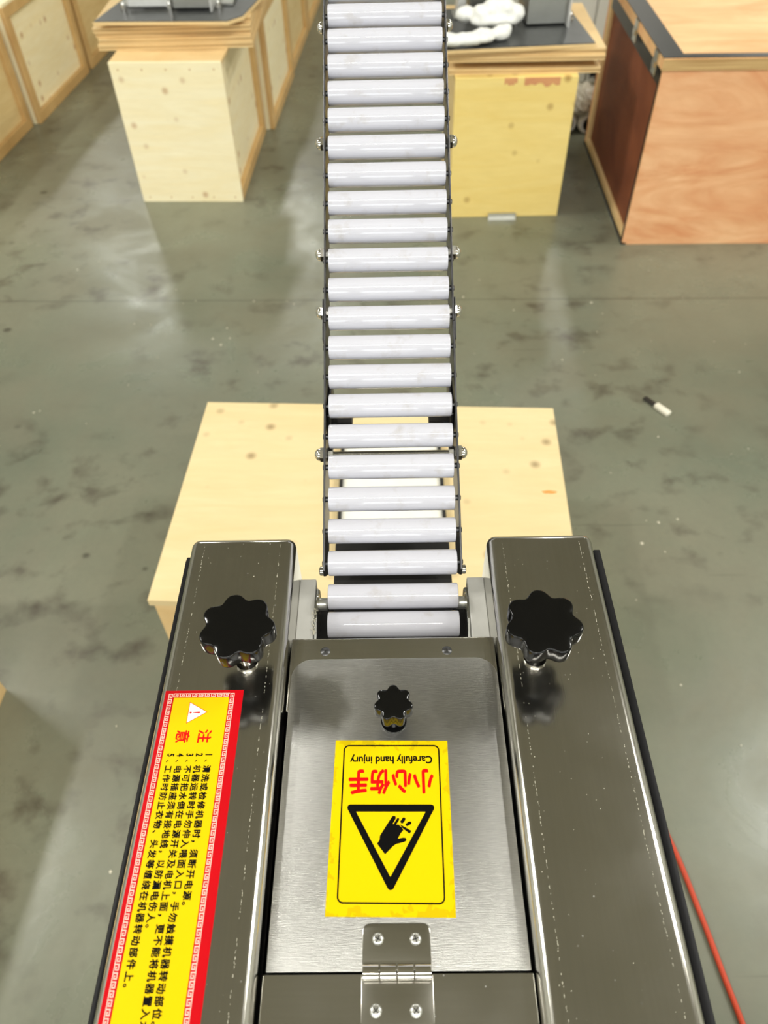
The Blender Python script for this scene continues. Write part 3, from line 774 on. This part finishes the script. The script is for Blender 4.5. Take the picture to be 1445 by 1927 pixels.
# pale box carrying a plywood stack
t = thing('plywood_box', 'pale plywood box with small knots under the stack of boards', 'box', (-0.598, 3.036, 0), math.radians(-2.2))
w, d, h = .416, .70, .525
L_(MB().box(-w, 0, 0, .012, 0, h), t, 'front_panel', 'pale_ply', 'pale front panel with a row of nail dimples', bevel=.001)
L_(MB().box(-w, -.0, .012, d, h-.012, h), t, 'top_panel', 'end_grain', bevel=.001)
L_(MB().box(-w, -w+.012, .012, d, 0, h-.012), t, 'side_panel', 'pale_ply')
L_(MB().box(-.034, -.022, .012, d-.012, 0.02, h-.012), t, 'side_panel', 'pale_ply')
L_(MB().box(-w+.012, -.022, d-.012, d, 0, h-.012), t, 'back_panel', 'pale_ply')
L_(MB().box(-.022, 0, .012, d, 0, .045), t, 'batten', 'batten', bevel=.002)
L_(MB().box(-.022, 0, d-.05, d, .045, h-.012), t, 'batten', 'batten', bevel=.002)
for k in range(5):
    for z in (.02, h-.025):
        L_(MB().lathe((-w+.03+k*(w-.06)/4, .0005, z), (0, -1, 0), [(0, .004), (.001, .003), (.0012, .0005)], 10), t, 'nail', 'batten')

def boards(loc, yaw, x0, x1, layers, label, group):
    """separate boards lying on one another; layers: (dx0, dx1, dy, depth, z0, z1)"""
    for i, (a, b_, dy, dep, z0, z1) in enumerate(layers):
        c, s = math.cos(yaw), math.sin(yaw)
        t = thing('plywood_board', label(i), 'board', (loc[0], loc[1], z0), yaw, group)
        n = 3; th = (z1-z0)/n
        for k in range(n):
            e = .0012*(k % 2)
            L_(MB().box(x0+a+e, x1+b_-e, dy+e, dy+dep-e, k*th, (k+1)*th-.0004 if k < n-1 else z1-z0), t, 'ply_layer', 'ply_edge' if k % 2 else 'end_grain')
sl = [(0, 0, 0, .60, .525, .5445), (.004, -.004, .004, .6, .545, .5615), (-.006, -.008, .022, .6, .562, .5785), (-.010, -.002, .016, .58, .579, .5945), (-.002, -.004, .050, .55, .595, .6105)]
names5 = ['lowest board of the stack on the pale box', 'second board up in the stack on the pale box', 'middle board of the stack on the pale box', 'fourth board up in the stack on the pale box', 'topmost full board of the stack on the pale box']
boards((-1.075, 3.178, 0), math.radians(0.6), 0, .580, sl, lambda i: 'plywood board, '+names5[i], 'plywood boards on the pale box')
t = thing('machine_base_board', 'plywood board faced with black sheet, cut corner, under the grey bench machine', 'board', (-1.068, 3.168, .6105), math.radians(-3))
cut = [(0, 0), (.50, 0), (.548, .06), (.60, .46), (.06, .46)]
L_(MB().prism(cut, 0, .0105), t, 'ply_core', 'end_grain', bevel=.001)
L_(MB().prism([(x*.985+.004, y*.985+.004) for x, y in cut], .0105, .0135), t, 'black_facing', 'black_sheet')

# grey bench machine on the left stack
def bench_machine(label, loc, yaw, plates, bolts, group=None):
    t = thing('bench_machine', label, 'machine', loc, yaw, group)
    for (nm, mat, a) in plates: L_(MB().box(*a), t, nm, mat, bevel=.002)
    for (x, y) in bolts:
        L_(MB().lathe((x, y, 0), (0, 0, 1), [(0, .011), (.012, .011), (.0125, .006), (.03, .006), (.034, .004)], 12), t, 'foot_bolt', 'chrome', smooth=40)
    return t
zt = .6105+.0135
def lp(px, py): p = on_z(px, py, zt); return p
p0 = lp(236, 22); p1 = lp(405, 22)
bench_machine('grey steel bench machine on the black faced board, left stack', (p0.x, p0.y, zt), math.radians(-1.5),
    [('leg_plate', 'machine_light', (.012, .175, .01, .03, .012, .11)), ('housing', 'machine_grey', (.185, .325, -.005, .20, .010, .30)), ('side_plate', 'machine_light', (.327, .333, -.03, .24, .002, .34)),
     ('rear_housing', 'machine_grey', (.012, .175, .06, .24, .075, .30)), ('base_rail', 'machine_grey', (-.03, .40, .05, .22, .0, .012))],
    [(-.004, .0), (.17, .0), (.352, .012)])

# yellow box on the right with boards and second bench machine
t = thing('plywood_box', 'yellow pine plywood box with a torn reddish top edge', 'box', (0.262, 2.874, 0), 0.0)
w, d, h = .413, .50, .509
L_(MB().box(-.018, w, 0, .012, 0, h), t, 'front_panel', 'yellow_ply', 'yellow plywood front panel', bevel=.001)
L_(MB().box(-.018, -.006, .012, d, 0, h-.012), t, 'side_panel', 'crate_ply')
L_(MB().box(w-.012, w, .012, d, 0, h-.012), t, 'side_panel', 'yellow_ply')
L_(MB().box(-.006, w-.012, d-.012, d, 0, h-.012), t, 'back_panel', 'yellow_ply')
L_(MB().box(-.018, w, .012, d, h-.012, h), t, 'top_panel', 'yellow_ply')
tr = MB()
M['torn'] = wood('torn_reddish_core', srgb(226, 172, 116), srgb(206, 140, 100), (1, 1, 3), 6)
def torn(xa, xb, dep):
    n = 10; pts = [(xa, h-.001)]+[(xa+(xb-xa)*k/n, h-.006-dep*random.uniform(.5, 1)) for k in range(n+1)]+[(xb, h-.001)]
    m_ = len(pts)
    tr.add([(x, -.0012, z) for x, z in pts]+[(x, .002, z) for x, z in pts], [tuple(range(m_)), tuple(range(m_, 2*m_))[::-1]]+[(i, (i+1) % m_, m_+(i+1) % m_, m_+i) for i in range(m_)])
torn(.155, .20, .022); torn(.225, .35, .026)
L_(tr, t, 'torn_veneer', 'torn', 'torn reddish veneer patches')
rl = [(0, -.004, 0, .5, .509, .5265), (.004, -.004, .10, .40, .527, .5495), (0, .004, -.004, .5, .550, .566), (.002, .004, .004, .5, .5665, .586)]
names4 = ['bottom board on the yellow box', 'short recessed board above the bottom one on the yellow box', 'board over the dark gap on the yellow box', 'board just under the black faced one on the yellow box']
boards((.222, 2.908, 0), math.radians(-0.5), 0, .535, rl, lambda i: 'plywood '+names4[i], 'plywood boards on the yellow box')
t = thing('machine_base_board', 'plywood board faced with black rubber sheet on the boards of the yellow box', 'board', (.20, 2.872, .586), math.radians(4.2))
L_(MB().box(0, .525, 0, .44, 0, .011), t, 'ply_core', 'end_grain', bevel=.001)
L_(MB().box(.003, .523, .003, .438, .011, .0145), t, 'black_facing', 'black_sheet')
zt = .586+.0145
p0 = on_z(990, 50, zt)
bench_machine('grey steel bench machine behind the white cotton gloves', (p0.x, p0.y, zt), math.radians(2.5),
    [('housing', 'machine_grey', (0, .14, .0, .19, .006, .30)), ('side_plate', 'machine_light', (.141, .147, -.03, .22, .0, .33)), ('rear_housing', 'machine_grey', (-.19, -.04, .13, .26, .02, .28)),
     ('post', 'machine_light', (-.235, -.205, .12, .20, 0, .30)), ('base_rail', 'machine_grey', (-.25, .19, .10, .19, .0, .008))],
    [(-.03, .045), (.165, .035), (-.028, .16)])

# white cotton gloves lying on the black sheet
def glove(label, loc, yaw, blobs, seed):
    bm = bmesh.new(); r = random.Random(seed)
    for (x, y, z, a, b_, c, rz) in blobs:
        tmp = bmesh.ops.create_icosphere(bm, subdivisions=3, radius=1.0)
        mt = Matrix.Translation((x, y, z)) @ Matrix.Rotation(rz, 4, 'Z') @ Matrix.Diagonal((a, b_, c, 1))
        bmesh.ops.transform(bm, matrix=mt, verts=tmp['verts'])
    me = bpy.data.meshes.new('cotton_glove'); bm.to_mesh(me); bm.free()
    o = bpy.data.objects.new('cotton_glove', me); COL.objects.link(o)
    md = o.modifiers.new('r', 'REMESH'); md.mode = 'VOXEL'; md.voxel_size = .006; md.use_smooth_shade = True
    sm = o.modifiers.new('s', 'SMOOTH'); sm.iterations = 5
    tx = bpy.data.textures.new('folds', 'CLOUDS'); tx.noise_scale = .035
    dp = o.modifiers.new('d', 'DISPLACE'); dp.texture = tx; dp.strength = .012; dp.mid_level = .5; dp.texture_coords = 'GLOBAL'
    bpy.context.view_layer.update()
    m2 = bpy.data.meshes.new_from_object(o.evaluated_get(bpy.context.evaluated_depsgraph_get()))
    bpy.data.objects.remove(o)
    zmin = min(v.co.z for v in m2.vertices)
    for v in m2.vertices: v.co.z -= zmin
    for p in m2.polygons: p.use_smooth = True
    m2.materials.append(M['cotton'])
    o = bpy.data.objects.new('cotton_glove', m2); COL.objects.link(o)
    o.location = loc; o.rotation_euler = (0, 0, yaw); o['label'] = label; o['category'] = 'glove'; o['group'] = 'white cotton gloves'
    return o
gz = zt
p = on_z(880, 88, gz)
glove('white cotton work glove lying flat along the board edge', (p.x, p.y, gz), 0.08,
      [(0, 0, .02, .10, .035, .018, .1), (-.07, .01, .02, .05, .04, .02, 0), (.06, .03, .02, .05, .035, .02, .3), (.12, .05, .02, .035, .03, .024, .4), (.145, .06, .026, .02, .018, .02, 0)], 1)
p = on_z(930, 58, gz)
glove('white cotton work glove crumpled into knuckled folds', (p.x, p.y, gz+.012), 0.05,
      [(-.05, .02, .035, .03, .04, .03, .2), (-.01, .03, .045, .032, .045, .038, -.2), (.035, .03, .048, .032, .045, .04, .1), (.075, .02, .035, .035, .035, .028, .3), (-.10, .05, .03, .035, .04, .025, 0), (.0, -.0, .02, .09, .03, .02, 0)], 2)

# big reddish crate on the right
t = thing('shipping_crate', 'large reddish veneer shipping crate with black metal edge strips', 'crate', (0.886, 2.6436, 0), math.radians(-1.2))
w, d, h = .95, .90, .600
L_(MB().box(0, w, 0, .012, 0, h), t, 'front_panel', 'red_veneer', 'orange-red veneer front', bevel=.001)
L_(MB().box(.016, .028, .012, d-.012, .01, h), t, 'side_panel', 'red_shaded', 'recessed veneer side panel, shade painted in dark red')
L_(MB().box(w-.012, w, .012, d, 0, h), t, 'side_panel', 'red_shaded')
L_(MB().box(.0, w-.012, d-.012, d, 0, h), t, 'back_panel', 'red_veneer')
L_(MB().box(0, .016, .012, .030, .0, h), t, 'edge_strip', 'black_strip', 'black strip along the front corner')
L_(MB().box(.002, .016, .03, d-.012, .008, .034), t, 'batten', 'end_grain', bevel=.001)
L_(MB().box(.002, .016, d-.045, d-.012, .034, h-.02), t, 'batten', 'end_grain', bevel=.001)
L_(MB().box(.002, .016, .03, d-.045, h-.055, h-.004), t, 'edge_strip', 'black_strip')
L_(MB().box(-.004, .014, .0, d, .0, .008), t, 'edge_strip', 'black_strip')
lidc = L_(MB().box(-.006, w, -.006, d, h, h+.036), t, 'lid', 'lid_veneer', 'light veneer lid', bevel=.001)
L_(MB().box(-.006, w, -.0075, -.006, h+.001, h+.034), lidc, 'lid_edge', 'ply_edge')
L_(MB().box(-.008, .062, -.004, d, h+.036, h+.0385), lidc, 'edge_strip', 'black_strip')
L_(MB().box(.062, w, -.004, .030, h+.036, h+.0385), lidc, 'edge_strip', 'black_strip')
for y in (.05, .36):
    c = L_(MB().box(-.011, -.006, y, y+.05, h-.035, h+.034).box(-.016, -.006, y+.01, y+.04, h-.012, h+.006), lidc, 'clasp', 'chrome', 'bright metal clasp', bevel=.001)

# film-wrapped rolls and black brush in the gap
t = thing('wrapped_roll', 'film-wrapped roll standing end-on in the gap beside the yellow box', 'roll', (0.80, 3.43, 0), 0, 'film-wrapped rolls')
p = on_z(1100, 258, 0)
def roll(t, r, L):
    prof = [(0, r*.25), (.0, r*.8), (.01, r), (L*.5, r*1.02), (L-.01, r), (L, r*.85), (L, r*.2)]
    L_(MB().lathe((0, 0, r), (0, 1, 0), prof, 24), t, 'roll_body', 'film', smooth=50)
    for rr in (.35, .6, .82):
        L_(MB().lathe((0, -.003, r), (0, 1, 0), [(0, r*rr), (.004, r*rr)], 24), t, 'film_coil', 'film' if rr < .7 else 'machine_light', smooth=50)
t.location = (p.x+.015, p.y+.02, 0); roll(t, .048, .22)
t2 = thing('wrapped_roll', 'film-wrapped roll half hidden behind the yellow box', 'roll', (p.x-.085, p.y+.03, 0), 0, 'film-wrapped rolls'); roll(t2, .048, .22)
t3 = thing('wrapped_bundle', 'crumpled film-wrapped bundle lying on the rolls', 'bundle', (p.x-.035, p.y+.05, .099))
bm = bmesh.new(); tmp = bmesh.ops.create_icosphere(bm, subdivisions=4, radius=1.0)
for v in bm.verts:
    n = v.co.normalized(); k = 1+.14*math.sin(7*n.x+3*n.z)*math.cos(5*n.y-4*n.z)+.08*math.sin(13*n.z+9*n.x)
    v.co = Vector((n.x*.075*k, n.y*.08*k, n.z*.055*k+.052))
me = bpy.data.meshes.new('film_wrap'); bm.to_mesh(me); bm.free(); me.materials.append(M['film'])
for q_ in me.polygons: q_.use_smooth = True
o = bpy.data.objects.new('film_wrap', me); COL.objects.link(o); o.parent = t3
tie = L_(MB().lathe((0.0, -.083, .05), (0, 1, 0), [(0, .02), (.01, .014), (.03, .02)], 16), t3, 'film_twist', 'film', smooth=50)
br = thing('bottle_brush', 'round black bristle brush resting on the wrapped bundle', 'brush', (p.x+.02, p.y+.08, .205))
bb = MB(); R_ = random.Random(3)
for k in range(420):
    n = Vector((R_.gauss(0, 1), R_.gauss(0, 1), R_.gauss(0, 1))).normalized()
    u = n.orthogonal().normalized()*.002; L = R_.uniform(.038, .05)
    bb.add([n*.008+u+Vector((0, 0, .045)), n*.008-u+Vector((0, 0, .045)), n*L+Vector((0, 0, .045))], [(0, 1, 2)])
L_(bb, br, 'bristles', 'bristle', kind='stuff')
L_(MB().lathe((0, 0, .045), (.3, 1, .1), [(0, .008), (.16, .006)], 10), br, 'handle', 'bristle')
# grey cabinet behind the gap
t = thing('grey_cabinet', 'plain grey-beige cabinet standing behind the yellow box', 'cabinet', (.62, 4.05, 0))
L_(MB().box(0, .72, 0, .4, .05, .9), t, 'body', 'wall', bevel=.004)
L_(MB().box(.02, .70, .02, .38, 0, .05), t, 'plinth', 'black_paint_and_shade')
L_(MB().box(.01, .355, -.012, 0, .08, .88), t, 'door', 'wall', bevel=.002)
L_(MB().box(.365, .71, -.012, 0, .08, .88), t, 'door', 'wall', bevel=.002)

# crate whose corner just shows at the picture's left edge
p = on_z(12, 1298, 0)
t = thing('wooden_crate', 'tan timber crate standing alone on the floor beside the machine', 'crate', (p.x, p.y, 0), math.radians(-3))
for a_ in ((-.5, 0, -.012, 0, 0, .338), (-.012, 0, -.5, -.012, 0, .338), (-.5, -.012, -.5, -.488, 0, .338), (-.5, -.488, -.488, -.012, 0, .338)):
    L_(MB().box(*a_), t, 'side_panel', 'end_grain')
L_(MB().box(-.5, 0, -.5, 0, .338, .35), t, 'top_panel', 'end_grain', bevel=.001)

# ------------------------------------------------------------------ things lying on the floor
a, b_ = on_z(1212, 751, 0), on_z(1258, 783, 0)
d = (b_-a); L = d.length; yaw = math.atan2(d.y, d.x)
t = thing('utility_knife', 'small cutter with white handle and dark blade lying on the concrete', 'knife', (a.x, a.y, 0), yaw)
L_(MB().box(.042, L, -.010, .010, 0, .014), t, 'handle', 'knife_body', bevel=.004, seg=3, smooth=40)
L_(MB().box(0, .048, -.007, .007, .002, .009), t, 'blade', 'dark_steel', bevel=.001)
a, b_ = on_z(918, 411, 0), on_z(969, 409, 0)
t = thing('metal_strip', 'short galvanised strip lying against the yellow box', 'strip', (a.x, a.y-.02, 0))
L_(MB().box(0, b_.x-a.x, 0, .016, 0, .0025), t, 'flange', 'galv'); L_(MB().box(0, b_.x-a.x, .016, .0185, 0, .022), t, 'upstand', 'galv')
pts = []
ctrl = [(0.47, .62), (0.518, .47), (0.540, .345), (0.553, .25), (0.5633, .18), (.578, .05), (.60, -.15), (.66, -.45), (.80, -.8)]
for i in range(len(ctrl)-1):
    P0, P1, P2, P3 = [Vector((*ctrl[max(0, min(len(ctrl)-1, i+k))], .0055)) for k in (-1, 0, 1, 2)]
    for k in range(8):
        u = k/8
        pts.append(.5*((2*P1)+(-P0+P2)*u+(2*P0-5*P1+4*P2-P3)*u*u+(-P0+3*P1-3*P2+P3)*u**3))
single(MB().tube(pts, .0050, 10), 'power_cable', 'orange', 'orange cable trailing over the concrete beside the machine', 'cable', (pts[0].x, pts[0].y, 0), smooth=60)
fl = MB()
for k in range(170):
    x, y = random.uniform(-1.6, 1.6), random.uniform(.2, 2.6)
    if (-.56 < x < .46 and .78 < y < 1.5) or (abs(x) < .2 and y < .5) or (x < -.6 and y < 1.2) or (.4 < x < .7 and y < .7) or (.7 < x < .9 and 1.6 < y < 1.8): continue
    r = random.choice((.0015, .002, .002, .003, .005))
    fl.prism([(x+r*math.cos(q)*random.uniform(.4, 1.3), y+r*math.sin(q)*random.uniform(.4, 1.3)) for q in (0, 1.2, 2.5, 3.7, 5.1)], 0, .0012)
single(fl, 'floor_debris', 'swarf', 'tiny pale flakes scattered over the concrete floor', 'debris', (0, 0, 0), kind='stuff')
